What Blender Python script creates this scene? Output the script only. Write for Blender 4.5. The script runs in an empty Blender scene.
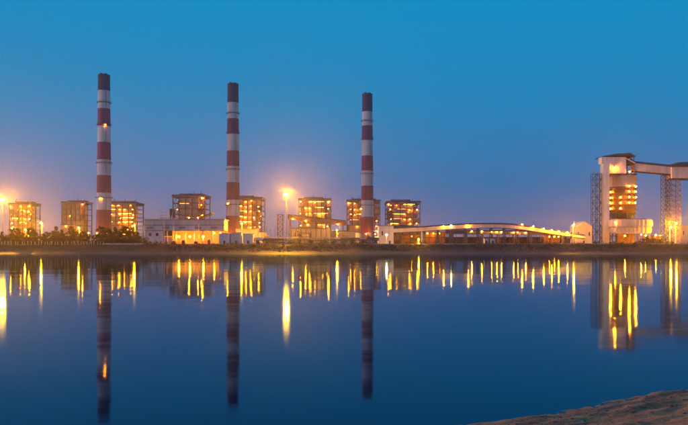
import bpy, math, random
from mathutils import Vector, noise
R = math.radians
sc = bpy.context.scene
C = sc.collection
random.seed(7)

# ------------------------------------------------------------------ camera
CAM_H = 8.2
F = 660.0            # focal length in photograph pixels (688 wide)
HOR = 241.0          # horizon row of the photograph
cam = bpy.data.objects.new('camera', bpy.data.cameras.new('camera'))
C.objects.link(cam)
cam.location = (0, 0, CAM_H)
cam.rotation_euler = (R(90), 0, 0)
cam.data.lens = F / 688 * 36
cam.data.shift_y = (HOR - 212.5) / 688
cam.data.clip_start = 0.5
cam.data.clip_end = 60000
sc.camera = cam

# ------------------------------------------------------------------ sky: dusk, sun just down behind the camera
SUN_EL, SUN_AZ = 4.0, 255.0
w = bpy.data.worlds.new('World')
sc.world = w
w.use_nodes = True
nt = w.node_tree
bg = nt.nodes['Background']
sky = nt.nodes.new('ShaderNodeTexSky')
sky.sky_type = 'NISHITA'
sky.sun_disc = False
sky.sun_elevation = R(SUN_EL)
sky.sun_rotation = R(SUN_AZ)
sky.air_density, sky.dust_density, sky.ozone_density = 1.0, 1.0, 2.0
tc = nt.nodes.new('ShaderNodeTexCoord')
sep = nt.nodes.new('ShaderNodeSeparateXYZ')
nt.links.new(tc.outputs['Generated'], sep.inputs[0])
ramp = nt.nodes.new('ShaderNodeValToRGB')
cr = ramp.color_ramp
stops = [(0.0, (.285, .245, .370)), (.022, (.185, .210, .430)), (.045, (.084, .188, .465)), (.08, (.030, .186, .480)),
         (.195, (.010, .248, .535)), (.345, (.001, .290, .600)), (.65, (.001, .22, .49)), (1.0, (.001, .16, .39))]
cr.elements[0].position = stops[0][0]; cr.elements[0].color = (*stops[0][1], 1)
cr.elements[1].position = 1.0; cr.elements[1].color = (*stops[-1][1], 1)
for p_, c_ in stops[1:-1]:
    e_ = cr.elements.new(p_); e_.color = (*c_, 1)
nt.links.new(sep.outputs['Z'], ramp.inputs[0])
mr = nt.nodes.new('ShaderNodeMapRange')            # the sky is a little paler toward the left (west)
mr.interpolation_type = 'SMOOTHSTEP'
mr.inputs['From Min'].default_value = .35; mr.inputs['From Max'].default_value = -.85
nt.links.new(sep.outputs['X'], mr.inputs['Value'])
addw = nt.nodes.new('ShaderNodeMix'); addw.data_type = 'RGBA'; addw.blend_type = 'ADD'
addw.inputs['B'].default_value = (.17, .075, .01, 1)
mz = nt.nodes.new('ShaderNodeMapRange')            # ... and warmer low down there
mz.interpolation_type = 'SMOOTHERSTEP'
mz.inputs['From Min'].default_value = .50; mz.inputs['From Max'].default_value = -.06
nt.links.new(sep.outputs['Z'], mz.inputs['Value'])
pw = nt.nodes.new('ShaderNodeMath'); pw.operation = 'POWER'; pw.inputs[1].default_value = 3.2
nt.links.new(mz.outputs[0], pw.inputs[0])
mm = nt.nodes.new('ShaderNodeMath'); mm.operation = 'MULTIPLY'
nt.links.new(mr.outputs[0], mm.inputs[0]); nt.links.new(pw.outputs[0], mm.inputs[1])
nt.links.new(mm.outputs[0], addw.inputs['Factor'])
nt.links.new(ramp.outputs[0], addw.inputs['A'])
scl = nt.nodes.new('ShaderNodeMix'); scl.data_type = 'RGBA'; scl.blend_type = 'MULTIPLY'
scl.inputs['Factor'].default_value = 1.0
scl.inputs['B'].default_value = (.003, .005, .009, 1)
nt.links.new(sky.outputs[0], scl.inputs['A'])
addn = nt.nodes.new('ShaderNodeMix'); addn.data_type = 'RGBA'; addn.blend_type = 'ADD'
addn.inputs['Factor'].default_value = 1.0
nt.links.new(addw.outputs['Result'], addn.inputs['A'])
nt.links.new(scl.outputs['Result'], addn.inputs['B'])
nt.links.new(addn.outputs['Result'], bg.inputs[0])
bg.inputs[1].default_value = 0.93

# ------------------------------------------------------------------ last warm light from behind the camera
sun = bpy.data.objects.new('sun', bpy.data.lights.new('sun', 'SUN'))
C.objects.link(sun)
sun.data.energy = 1.5
sun.data.color = (1.0, .58, .52)
sun.data.angle = R(12)
sd = Vector((math.sin(R(SUN_AZ)) * math.cos(R(SUN_EL + 7)), math.cos(R(SUN_AZ)) * math.cos(R(SUN_EL + 7)), math.sin(R(SUN_EL + 7))))
sun.rotation_euler = sd.to_track_quat('Z', 'Y').to_euler()
sc.view_settings.view_transform = 'Standard'
sc.view_settings.look = 'None'
sc.view_settings.exposure = 0
sc.cycles.use_denoising = True
sc.cycles.use_light_tree = True
sc.cycles.max_bounces = 6
sc.cycles.volume_bounces = 0
sc.cycles.sample_clamp_indirect = 6
HAZE = 0.00013
GROUND = 6.0

# ------------------------------------------------------------------ helpers
def px(x, D): return (x - 344) / F * D
def pz(y, D): return CAM_H + (HOR - y) / F * D
def m_(n, D): return n / F * D

class MB:
    def __init__(s): s.v = []; s.f = []; s.m = []; s.cur = 0
    def add(s, vs, fs):
        b = len(s.v); s.v += [tuple(v) for v in vs]
        for f in fs: s.f.append([b + i for i in f]); s.m.append(s.cur)
    def box(s, x0, x1, y0, y1, z0, z1):
        s.add([(x0,y0,z0),(x1,y0,z0),(x1,y1,z0),(x0,y1,z0),(x0,y0,z1),(x1,y0,z1),(x1,y1,z1),(x0,y1,z1)],
              [(3,2,1,0),(4,5,6,7),(0,1,5,4),(1,2,6,5),(2,3,7,6),(3,0,4,7)])
        return s
    def beam(s, a, b, wd, h=None):
        a = Vector(a); b = Vector(b); h = h or wd
        d = (b - a)
        if d.length < 1e-6: return s
        d.normalize()
        up = Vector((0,0,1)) if abs(d.z) < .95 else Vector((0,1,0))
        sx = d.cross(up).normalized(); sy = sx.cross(d).normalized()
        q = []
        for p in (a, b):
            for i, j in ((-1,-1),(1,-1),(1,1),(-1,1)): q.append(p + sx*i*wd/2 + sy*j*h/2)
        s.add(q, [(3,2,1,0),(4,5,6,7),(0,1,5,4),(1,2,6,5),(2,3,7,6),(3,0,4,7)])
        return s
    def tube(s, a, b, r0, r1=None, n=16, caps=True):
        a = Vector(a); b = Vector(b); r1 = r0 if r1 is None else r1
        d = (b - a).normalized()
        up = Vector((0,0,1)) if abs(d.z) < .95 else Vector((0,1,0))
        sx = d.cross(up).normalized(); sy = sx.cross(d).normalized()
        q = []
        for p, r in ((a, r0), (b, r1)):
            for i in range(n):
                t = 2*math.pi*i/n; q.append(p + sx*math.cos(t)*r + sy*math.sin(t)*r)
        fs = [(i, (i+1)%n, n+(i+1)%n, n+i) for i in range(n)]
        if caps: fs += [tuple(range(n-1,-1,-1)), tuple(range(n, 2*n))]
        s.add(q, fs); return s
    def prism(s, pts, y0, y1):        # outline in x,z pushed along y
        n = len(pts)
        q = [(x,y0,z) for x,z in pts] + [(x,y1,z) for x,z in pts]
        s.add(q, [tuple(range(n)), tuple(range(2*n-1, n-1, -1))] + [((i+1)%n, i, n+i, n+(i+1)%n) for i in range(n)])
        return s
    def ball(s, c, r, n=8, k=5, sz=1.0):
        q = [(c[0],c[1],c[2]-r*sz)]; fs = []
        for j in range(1, k):
            p = -math.pi/2 + math.pi*j/k
            for i in range(n):
                t = 2*math.pi*i/n
                q.append((c[0]+r*math.cos(p)*math.cos(t), c[1]+r*math.cos(p)*math.sin(t), c[2]+r*sz*math.sin(p)))
        q.append((c[0],c[1],c[2]+r*sz))
        for i in range(n): fs.append((0, 1+(i+1)%n, 1+i))
        for j in range(k-2):
            o = 1+j*n
            for i in range(n): fs.append((o+i, o+(i+1)%n, o+n+(i+1)%n, o+n+i))
        o = 1+(k-2)*n
        for i in range(n): fs.append((o+i, o+(i+1)%n, len(q)-1))
        s.add(q, fs); return s
    def mesh(s, name, mats):
        me = bpy.data.meshes.new(name)
        me.from_pydata(s.v, [], s.f)
        for m in (mats if isinstance(mats, (list, tuple)) else [mats]): me.materials.append(m)
        if max(s.m, default=0): me.polygons.foreach_set('material_index', s.m)
        me.update(); return me
    def build(s, name, mats, parent=None, loc=None, smooth=False):
        me = s.mesh(name, mats)
        if smooth: me.polygons.foreach_set('use_smooth', [True]*len(me.polygons))
        return link(name, me, parent, loc)

def link(name, me, parent=None, loc=None):
    o = bpy.data.objects.new(name, me); C.objects.link(o)
    if parent: o.parent = parent
    if loc: o.location = loc
    return o
def thing(name, label, cat, loc, rz=0, group=None):
    o = bpy.data.objects.new(name, None); C.objects.link(o)
    o.empty_display_size = 2
    o.location = loc; o.rotation_euler = (0,0,rz)
    return tag(o, label, cat, group)
def tag(o, label, cat, group=None):
    o['label'] = label; o['category'] = cat
    if group: o['group'] = group
    return o
def struct(o): o['kind'] = 'structure'; return o
ORD = ['first','second','third','fourth','fifth','sixth','seventh','eighth','ninth','tenth','eleventh','twelfth','thirteenth','fourteenth',
       'fifteenth','sixteenth','seventeenth','eighteenth','nineteenth','twentieth','twenty-first','twenty-second','twenty-third','twenty-fourth',
       'twenty-fifth','twenty-sixth','twenty-seventh','twenty-eighth','twenty-ninth','thirtieth','thirty-first','thirty-second']

# ------------------------------------------------------------------ materials
def mat(name, col, rough=.7, var=.25, scale=.15, metal=0.0, stain=None, seams=None, bump=.0, streak=False):
    m = bpy.data.materials.new(name); m.use_nodes = True
    t = m.node_tree; N = t.nodes; L = t.links
    b = N['Principled BSDF']
    b.inputs['Roughness'].default_value = rough; b.inputs['Metallic'].default_value = metal
    co = N.new('ShaderNodeTexCoord')
    mp = N.new('ShaderNodeMapping'); L.new(co.outputs['Object'], mp.inputs[0])
    if streak: mp.inputs['Scale'].default_value = (1, 1, .12)
    nz = N.new('ShaderNodeTexNoise'); nz.inputs['Scale'].default_value = scale; nz.inputs['Detail'].default_value = 8; nz.inputs['Roughness'].default_value = .65
    L.new(mp.outputs[0], nz.inputs['Vector'])
    r = N.new('ShaderNodeValToRGB'); L.new(nz.outputs['Fac'], r.inputs[0])
    d = tuple(c*(1-var) for c in col); u = tuple(min(1, c*(1+var*.6)) for c in col)
    if stain: d = stain
    r.color_ramp.elements[0].position = .32; r.color_ramp.elements[0].color = (*d, 1)
    r.color_ramp.elements[1].position = .68; r.color_ramp.elements[1].color = (*u, 1)
    out = r.outputs[0]
    if seams:
        wv = N.new('ShaderNodeTexWave'); wv.bands_direction = 'X'; wv.inputs['Scale'].default_value = seams
        L.new(co.outputs['Object'], wv.inputs['Vector'])
        bp = N.new('ShaderNodeBump'); bp.inputs['Strength'].default_value = .5; bp.inputs['Distance'].default_value = .15
        L.new(wv.outputs['Fac'], bp.inputs['Height']); L.new(bp.outputs[0], b.inputs['Normal'])
    elif bump:
        n2 = N.new('ShaderNodeTexNoise'); n2.inputs['Scale'].default_value = scale*6; n2.inputs['Detail'].default_value = 6
        L.new(co.outputs['Object'], n2.inputs['Vector'])
        bp = N.new('ShaderNodeBump'); bp.inputs['Strength'].default_value = bump; bp.inputs['Distance'].default_value = .3
        L.new(n2.outputs['Fac'], bp.inputs['Height']); L.new(bp.outputs[0], b.inputs['Normal'])
    L.new(out, b.inputs['Base Color'])
    return m
def glow(name, col, st):
    m = bpy.data.materials.new(name); m.use_nodes = True
    t = m.node_tree; t.nodes.clear()
    e = t.nodes.new('ShaderNodeEmission'); e.inputs[0].default_value = (*col, 1); e.inputs[1].default_value = st
    o = t.nodes.new('ShaderNodeOutputMaterial'); t.links.new(e.outputs[0], o.inputs[0])
    m.cycles.emission_sampling = 'FRONT'
    return m
SODIUM = (1.0, .25, .004)
M = dict(
    red=mat('red_paint', (.23,.012,.075), .7, .5, .10, streak=True),
    white=mat('white_paint', (.64,.62,.64), .7, .3, .10, stain=(.40,.37,.38), streak=True),
    soot=mat('sooty_red_paint', (.085,.010,.045), .8, .4, .08, streak=True),
    black=mat('flue_steel', (.03,.03,.035), .6, .3, .3),
    steel=mat('dark_blue_steel', (.055,.065,.095), .55, .3, .4, metal=.3),
    drum=mat('dark_drum_steel', (.075,.036,.028), .7, .35, .12, seams=.5, streak=True),
    steel2=mat('blue_grey_steel', (.11,.13,.18), .55, .3, .4, metal=.2),
    rust=mat('brown_steel', (.16,.085,.055), .7, .35, .3),
    deck=mat('deck_grating', (.20,.15,.12), .8, .3, .3),
    casing=mat('furnace_cladding', (.44,.31,.22), .6, .35, .06, seams=.35, streak=True),
    roof=mat('dark_roof_sheet', (.05,.05,.07), .6, .3, .2),
    rim=mat('roof_edge_paint', (.30,.22,.22), .7, .3, .2),
    pale=mat('pale_cladding', (.66,.54,.47), .65, .28, .2, seams=.5, streak=True),
    pale2=mat('pale_render', (.64,.53,.49), .75, .3, .25, streak=True),
    grey=mat('grey_silo_cladding', (.33,.29,.29), .7, .25, .1, seams=.4, streak=True),
    conc=mat('concrete', (.36,.33,.31), .85, .3, .4, streak=True),
    wht=mat('white_wall', (.66,.62,.60), .7, .35, .3, streak=True),
    pipe=mat('pipe_lagging', (.42,.38,.34), .4, .2, .3, metal=.4),
    dark=mat('dark_opening', (.02,.02,.025), .8, .2, .5),
    bark=mat('bark', (.07,.05,.035), .9, .3, 1.0),
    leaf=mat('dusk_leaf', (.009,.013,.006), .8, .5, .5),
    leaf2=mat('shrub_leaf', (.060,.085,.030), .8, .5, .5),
    straw=mat('straw_grass', (.42,.27,.06), .8, .3, 3),
    rock=mat('bank_rock', (.10,.075,.07), .9, .4, .3, bump=.5),
    hood=mat('lamp_hood', (.10,.10,.10), .5, .2, 1),
    lamp_small=glow('small_sodium_lamp', SODIUM, 900),
    lamp_dim=glow('dim_sodium_lamp', (1.0,.27,.006), 520),
    strip=glow('lit_deck_bar', (1.0,.36,.04), 24),  # glow of the added bars that draw lit decks
    lamp_mid=glow('sodium_lamp', SODIUM, 1000),
    lamp_big=glow('high_mast_lamp', (1.0,.38,.002), 30000),
    lamp_white=glow('white_lamp', (1.0,.66,.2), 250),
)

def lamp_mesh(name, r, m):
    b = MB(); b.ball((0,0,0), r, 6, 4)
    b.cur = 1; b.box(-r*.9, r*.9, -r*.5, r*1.1, r*.9, r*1.25); b.box(-r*.15, r*.15, r*.7, r*1.2, -r*.6, r*.9)
    return b.mesh(name, [m, M['hood']])
LM = {}
def lamp(kind, r, parent, loc, name='floodlight'):
    r = round(r*.7, 3)
    k = (kind, r)
    if k not in LM: LM[k] = lamp_mesh('floodlight', r, M[kind])
    return link(name, LM[k], parent, loc)

# ------------------------------------------------------------------ water, ground, shores
def nz(x, y, s, sd=0.0): return noise.noise(Vector((x/s, y/s, sd)))
def far_shore(x):
    return 419 + 9*nz(x, 0, 90, 3) + 5*nz(x, 0, 24, 9) + 1.6*nz(x, 0, 6, 14) - 10*max(0, min(1, (x-60)/160)) * 0 + 6*max(0, min(1, (-x-60)/120))
def far_z(x, y):
    s = far_shore(x); d = y - s
    top = GROUND + .5*nz(x, y, 60, 5)*max(0, 1-abs(d-40)/60)
    if d < 0: return max(-3, d*.12)
    if d < 14: return d*.12 + .22*nz(x, y, 7, 2)*min(1, d/5)
    if d < 29:
        t = (d-14)/15; t = t*t*(3-2*t)
        return 1.7 + (top-1.7)*t + .5*nz(x, y, 4.5, 7)*math.sin(math.pi*t) + .3*nz(x, y, 1.9, 4)*math.sin(math.pi*t)
    return top

def grid(name, xs, ys, fz, m, smooth=True):
    vs = [(x, y, fz(x, y)) for y in ys for x in xs]
    n = len(xs); fs = []
    for j in range(len(ys)-1):
        for i in range(n-1):
            a = j*n+i; fs.append((a, a+1, a+n+1, a+n))
    me = bpy.data.meshes.new(name); me.from_pydata(vs, [], fs); me.materials.append(m)
    if smooth: me.polygons.foreach_set('use_smooth', [True]*len(me.polygons))
    me.update()
    return struct(link(name, me))

def ground_mat():
    m = bpy.data.materials.new('shore_ground'); m.use_nodes = True
    t = m.node_tree; N = t.nodes; L = t.links; b = N['Principled BSDF']
    co = N.new('ShaderNodeTexCoord'); se = N.new('ShaderNodeSeparateXYZ'); L.new(co.outputs['Object'], se.inputs[0])
    n1 = N.new('ShaderNodeTexNoise'); n1.inputs['Scale'].default_value = .12; n1.inputs['Detail'].default_value = 9; n1.inputs['Roughness'].default_value = .7
    L.new(co.outputs['Object'], n1.inputs['Vector'])
    mud = N.new('ShaderNodeValToRGB'); L.new(n1.outputs['Fac'], mud.inputs[0])
    mud.color_ramp.elements[0].position = .35; mud.color_ramp.elements[0].color = (.022,.016,.017,1)
    mud.color_ramp.elements[1].position = .70; mud.color_ramp.elements[1].color = (.048,.033,.032,1)
    soil = N.new('ShaderNodeValToRGB'); L.new(n1.outputs['Fac'], soil.inputs[0])
    soil.color_ramp.elements[0].position = .38; soil.color_ramp.elements[0].color = (.018,.020,.012,1)
    soil.color_ramp.elements[1].position = .62; soil.color_ramp.elements[1].color = (.075,.048,.036,1)
    mr = N.new('ShaderNodeMapRange'); mr.inputs['From Min'].default_value = 1.3; mr.inputs['From Max'].default_value = 2.6
    L.new(se.outputs['Z'], mr.inputs['Value'])
    mx = N.new('ShaderNodeMix'); mx.data_type = 'RGBA'
    L.new(mr.outputs[0], mx.inputs['Factor']); L.new(mud.outputs[0], mx.inputs['A']); L.new(soil.outputs[0], mx.inputs['B'])
    L.new(mx.outputs['Result'], b.inputs['Base Color'])
    wet = N.new('ShaderNodeMapRange'); wet.inputs['From Min'].default_value = 0; wet.inputs['From Max'].default_value = 1.6
    wet.inputs['To Min'].default_value = .62; wet.inputs['To Max'].default_value = .9
    L.new(se.outputs['Z'], wet.inputs['Value']); L.new(wet.outputs[0], b.inputs['Roughness'])
    bp = N.new('ShaderNodeBump'); bp.inputs['Strength'].default_value = .6; bp.inputs['Distance'].default_value = .5
    L.new(n1.outputs['Fac'], bp.inputs['Height']); L.new(bp.outputs[0], b.inputs['Normal'])
    return m
GM = ground_mat()
def frange(a, b, s):
    n = max(1, int(round((b-a)/s))); return [a+(b-a)*i/n for i in range(n+1)]
xs = [-6000, -3000, -1500, -700] + frange(-460, 460, 2.0) + [700, 1500, 3000, 6000]
ys = frange(398, 470, 1.6) + [500, 600, 800, 1200, 2000, 5000]
grid('ground', xs, ys, far_z, GM)

def water_mat():
    m = bpy.data.materials.new('still_lagoon_water'); m.use_nodes = True
    t = m.node_tree; N = t.nodes; L = t.links; b = N['Principled BSDF']
    N.remove(b); out = N['Material Output']
    df = N.new('ShaderNodeBsdfDiffuse'); df.inputs['Color'].default_value = (.0,.003,.034,1)
    gl = N.new('ShaderNodeBsdfGlossy'); gl.distribution = 'BECKMANN'; gl.inputs['Color'].default_value = (.60,.86,1,1)
    fr = N.new('ShaderNodeFresnel'); fr.inputs['IOR'].default_value = 1.28
    ms = N.new('ShaderNodeMixShader'); L.new(fr.outputs[0], ms.inputs[0]); L.new(df.outputs[0], ms.inputs[1])
    g2 = N.new('ShaderNodeBsdfGlossy'); g2.distribution = 'BECKMANN'; g2.inputs['Color'].default_value = (.60,.86,1,1); g2.inputs['Roughness'].default_value = .115
    mg = N.new('ShaderNodeMixShader'); mg.inputs[0].default_value = .05
    L.new(gl.outputs[0], mg.inputs[1]); L.new(g2.outputs[0], mg.inputs[2]); L.new(mg.outputs[0], ms.inputs[2])
    L.new(ms.outputs[0], out.inputs['Surface'])
    co = N.new('ShaderNodeTexCoord')
    mp = N.new('ShaderNodeMapping'); mp.inputs['Scale'].default_value = (.55, 1.0, 1); L.new(co.outputs['Object'], mp.inputs[0])
    n1 = N.new('ShaderNodeTexNoise'); n1.inputs['Scale'].default_value = .35; n1.inputs['Detail'].default_value = 4
    L.new(mp.outputs[0], n1.inputs['Vector'])
    bp = N.new('ShaderNodeBump'); bp.inputs['Strength'].default_value = .10; bp.inputs['Distance'].default_value = .06
    n3 = N.new('ShaderNodeTexNoise'); n3.inputs['Scale'].default_value = .07; n3.inputs['Detail'].default_value = 2; L.new(mp.outputs[0], n3.inputs['Vector'])
    bp3 = N.new('ShaderNodeBump'); bp3.inputs['Strength'].default_value = 1.0; bp3.inputs['Distance'].default_value = .07; L.new(n3.outputs['Fac'], bp3.inputs['Height'])
    L.new(bp3.outputs[0], bp.inputs['Normal'])
    L.new(n1.outputs['Fac'], bp.inputs['Height']); L.new(bp.outputs[0], gl.inputs['Normal'])
    n2 = N.new('ShaderNodeTexNoise'); n2.inputs['Scale'].default_value = .012; n2.inputs['Detail'].default_value = 3
    L.new(mp.outputs[0], n2.inputs['Vector'])
    rr = N.new('ShaderNodeMapRange'); rr.inputs['From Min'].default_value = .3; rr.inputs['From Max'].default_value = .7
    rr.inputs['To Min'].default_value = .055; rr.inputs['To Max'].default_value = .085
    L.new(n2.outputs['Fac'], rr.inputs['Value']); L.new(rr.outputs[0], gl.inputs['Roughness'])
    return m
wb = MB(); wb.add([(-6000,-200,0),(6000,-200,0),(6000,440,0),(-6000,440,0)], [(0,1,2,3)])
struct(wb.build('water', water_mat()))

# near bank at the lower right, below the camera
LP = Vector((6.6, 29.9)); LD = Vector((13.1, 7.4)).normalized(); LN = Vector((LD.y, -LD.x))
def near_z(x, y):
    p = Vector((x, y)) - LP
    d = p.dot(LN); s = p.dot(LD)
    d += 1.1*nz(s, 0, 9, 1) + .4*nz(s, 0, 2.6, 5) + .16*nz(s, 0, .8, 8)
    if d < -6: return -1.2
    if d < 0: return d*.2
    ridge = .12*nz(s*.16, d*1.3, 1.0, 3) + .07*nz(s*.3, d*2.6, 1.0, 13)
    return min(d*.10 + max(0, d-3)*.17, 6.4) + (ridge + .10*nz(x, y, 1.9, 6) + .06*nz(x, y, .6, 2) + .05*nz(x, y, .22, 4))*min(1, d/.6)
def mud_mat():
    m = bpy.data.materials.new('near_bank_mud'); m.use_nodes = True
    t = m.node_tree; N = t.nodes; L = t.links; b = N['Principled BSDF']
    co = N.new('ShaderNodeTexCoord')
    mp = N.new('ShaderNodeMapping'); mp.vector_type = 'TEXTURE'; mp.inputs['Rotation'].default_value = (0,0,math.atan2(LD.y, LD.x)); mp.inputs['Scale'].default_value = (4.5,1,1)
    L.new(co.outputs['Object'], mp.inputs[0])
    n1 = N.new('ShaderNodeTexNoise'); n1.inputs['Scale'].default_value = 1.6; n1.inputs['Detail'].default_value = 10; n1.inputs['Roughness'].default_value = .75
    L.new(mp.outputs[0], n1.inputs['Vector'])
    r = N.new('ShaderNodeValToRGB'); L.new(n1.outputs['Fac'], r.inputs[0])
    r.color_ramp.elements[0].position = .34; r.color_ramp.elements[0].color = (.10,.028,.016,1)
    r.color_ramp.elements[1].position = .66; r.color_ramp.elements[1].color = (.85,.22,.06,1)
    L.new(r.outputs[0], b.inputs['Base Color']); b.inputs['Roughness'].default_value = .65
    n2 = N.new('ShaderNodeTexNoise'); n2.inputs['Scale'].default_value = 9; n2.inputs['Detail'].default_value = 10
    L.new(co.outputs['Object'], n2.inputs['Vector'])
    bp = N.new('ShaderNodeBump'); bp.inputs['Strength'].default_value = .8; bp.inputs['Distance'].default_value = .08
    L.new(n2.outputs['Fac'], bp.inputs['Height']); L.new(bp.outputs[0], b.inputs['Normal'])
    return m
def bank_grid():
    us = frange(-60, -14, 4) + frange(-12, 34, .16) + frange(38, 110, 4)
    ds = frange(-6, -1, 1) + frange(-.9, 7.5, .16) + frange(8, 60, 2.5)
    vs = []
    for d in ds:
        for u in us:
            p = LP + LD*u + LN*d
            vs.append((p.x, p.y, near_z(p.x, p.y)))
    n = len(us); fs = []
    for j in range(len(ds)-1):
        for i in range(n-1):
            a = j*n+i; fs.append((a, a+n, a+n+1, a+1))
    me = bpy.data.meshes.new('near_bank'); me.from_pydata(vs, [], fs); me.materials.append(mud_mat())
    me.polygons.foreach_set('use_smooth', [True]*len(me.polygons)); me.update()
    struct(link('near_bank', me))
bank_grid()
pb = MB(); rp = random.Random(17)
for i in range(900):
    u_, d_ = rp.uniform(-10, 30), rp.triangular(.1, 8, 1.0)
    p = LP + LD*u_ + LN*d_
    z = near_z(p.x, p.y); r = rp.choice((.02,.03,.04,.05,.08))*rp.uniform(.8,1.3)
    q = [(p.x+rp.uniform(.6,1.2)*r*a, p.y+rp.uniform(.6,1.2)*r*b, z+rp.uniform(.4,.8)*r*c) for a,b,c in ((1,0,0),(-1,0,0),(0,1,0),(0,-1,0),(0,0,1),(0,0,-1))]
    pb.add(q, [(0,2,4),(2,1,4),(1,3,4),(3,0,4),(2,0,5),(1,2,5),(3,1,5),(0,3,5)])
o = pb.build('bank_pebbles', M['rock']); o['kind'] = 'stuff'
tag(o, 'small stones and clods scattered over the near muddy bank', 'pebbles')
# straw coloured grass on the near bank's edge at the right
gb = MB()
for i in range(1500):
    k = rp.choice(((19.5,.5),(20.8,.9),(17.2,1.3),(22.6,.7),(25.0,1.0)))
    p = LP + LD*(k[0]+rp.gauss(0,.45)) + LN*(k[1]+rp.gauss(0,.22)); z = near_z(p.x, p.y)
    h = rp.uniform(.12,.38); a = rp.uniform(0,6.28); l = rp.uniform(.05,.2)
    dx, dy = math.cos(a), math.sin(a)
    gb.add([(p.x-dy*.014,p.y+dx*.014,z-.02),(p.x+dy*.014,p.y-dx*.014,z-.02),(p.x+dx*l,p.y+dy*l,z+h)], [(0,1,2)])
o = gb.build('bank_grass', M['straw']); o['kind'] = 'stuff'
tag(o, 'tufts of straw yellow grass on the near bank by the right edge', 'grass')

# rip-rap rocks on the far embankment: nobody could count them
rb = MB()
rr_ = random.Random(3)
for i in range(5200):
    x = rr_.uniform(-330, 330); d = rr_.triangular(6, 30, 17); y = far_shore(x) + d
    if nz(x, y, 30, 11) < -.22: continue
    z = far_z(x, y); r = rr_.choice((.25,.35,.45,.6,.8,1.1))*rr_.uniform(.8,1.2)
    q = [Vector((x+rr_.uniform(.6,1)*r*a, y+rr_.uniform(.6,1)*r*b, z-.1+rr_.uniform(.5,.95)*r*c)) for a,b,c in ((1,0,0),(-1,0,0),(0,1,0),(0,-1,0),(0,0,1),(0,0,-1))]
    rb.add(q, [(0,2,4),(2,1,4),(1,3,4),(3,0,4),(2,0,5),(1,2,5),(3,1,5),(0,3,5)])
o = rb.build('riprap_rocks', M['rock']); o['kind'] = 'stuff'
tag(o, 'brown rocks strewn along the far embankment above the waterline', 'rocks')

# ------------------------------------------------------------------ chimneys
def chimney(xc, rows, label, lamps):
    D = (GROUND + 275 - CAM_H) * F / (HOR - rows[0])
    root = thing('chimney', label, 'chimney', (px(xc, D), D, GROUND), 0, 'striped chimneys of the power station')
    H = 275.0
    def rad(z): return 12.6 + (9.4 - 12.6) * min(1, z / H) ** .8
    zs = [pz(r, D) - GROUND for r in rows] + [0.0]
    n = 40
    for i in range(len(rows)):
        b = MB(); z1, z0 = zs[i], zs[i+1]
        if i == 0:
            b.tube((0,0,z0), (0,0,z1-6), rad(z0), rad(z1-6), n, False); b.tube((0,0,z1-6), (0,0,z1), rad(z1-6)+.25, rad(z1)+.25, n)
        else:
            b.tube((0,0,z0), (0,0,z1), rad(z0), rad(z1), n, False)
        b.build('shaft_band', M['soot'] if i == 0 else (M['white'] if i % 2 else M['red']), root, smooth=False)
    for k, (fx, fy) in enumerate(((-3.6,-2.4),(3.6,-2.4),(0,4.0))):
        MB().tube((fx,fy,zs[0]-2), (fx,fy,zs[0]+2.6-.7*k), 2.5, 2.5, 20).build('flue', M['black'], root)
    for zf in (zs[1]+(zs[2]-zs[1])*.66, zs[3]+3.0, zs[5]+(zs[6]-zs[5])*.2, zs[7]+(zs[8]-zs[7])*.3):
        b = MB(); r = rad(zf)
        b.tube((0,0,zf-.35), (0,0,zf+.35), r+1.7, r+1.7, n)
        for a in range(24):
            t = 2*math.pi*a/24; c, s = math.cos(t), math.sin(t)
            b.beam(((r+1.6)*c,(r+1.6)*s,zf+.3), ((r+1.6)*c,(r+1.6)*s,zf+1.9), .22)
            t2 = 2*math.pi*(a+1)/24
            b.beam(((r+1.6)*c,(r+1.6)*s,zf+1.8), ((r+1.6)*math.cos(t2),(r+1.6)*math.sin(t2),zf+1.8), .22)
        b.build('platform', M['steel'], root)
    b = MB(); ta = R(-55)
    for q in (-.35, .35):
        b.beam((rad(0)*math.cos(ta)+q+.3, rad(0)*math.sin(ta)-.4, 2), (rad(H)*math.cos(ta)+q+.3, rad(H)*math.sin(ta)-.4, H-8), .2)
    b.build('ladder', M['rust'], root)
    b = MB().box(-2.2,2.2,-rad(0)-1.2,-rad(0)+1.0,0,5.5); b.build('access_door', M['dark'], root)
    for fx in (-17, -3, 13):
        lamp('lamp_mid', 1.0, root, (fx, -rad(0)-9, 15), 'base_floodlight')
        MB().tube((fx,-rad(0)-8.2,0),(fx,-rad(0)-8.2,16.4),.3,.25,8).build('floodlight_post', M['rust'], root)
    for (lx, ly, kind, rr) in lamps:
        z = pz(ly, D) - GROUND; x = m_(lx - xc, D); r = rad(z)
        lamp(kind, rr, root, (x, -math.sqrt(max(.1, r*r - min(x*x, r*r*.98))) - 1.3, z), 'warning_lamp')
    return root
chimney(104, [75,91,109,126.5,142.5,160,175.5,193,210], 'tallest looking red and white striped chimney, leftmost of three', [(107.5,125.5,'lamp_mid',.7),(103,198.5,'lamp_mid',.8)])
chimney(233, [84,103,119,134.5,151,166.5,182.5,200,216], 'red and white striped chimney in the middle of the three', [(228.5,204,'lamp_small',.7)])
chimney(367.3, [94,112,126,140.5,156,171,186,200.5,217], 'red and white striped chimney, rightmost and shortest looking of three', [])

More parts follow.
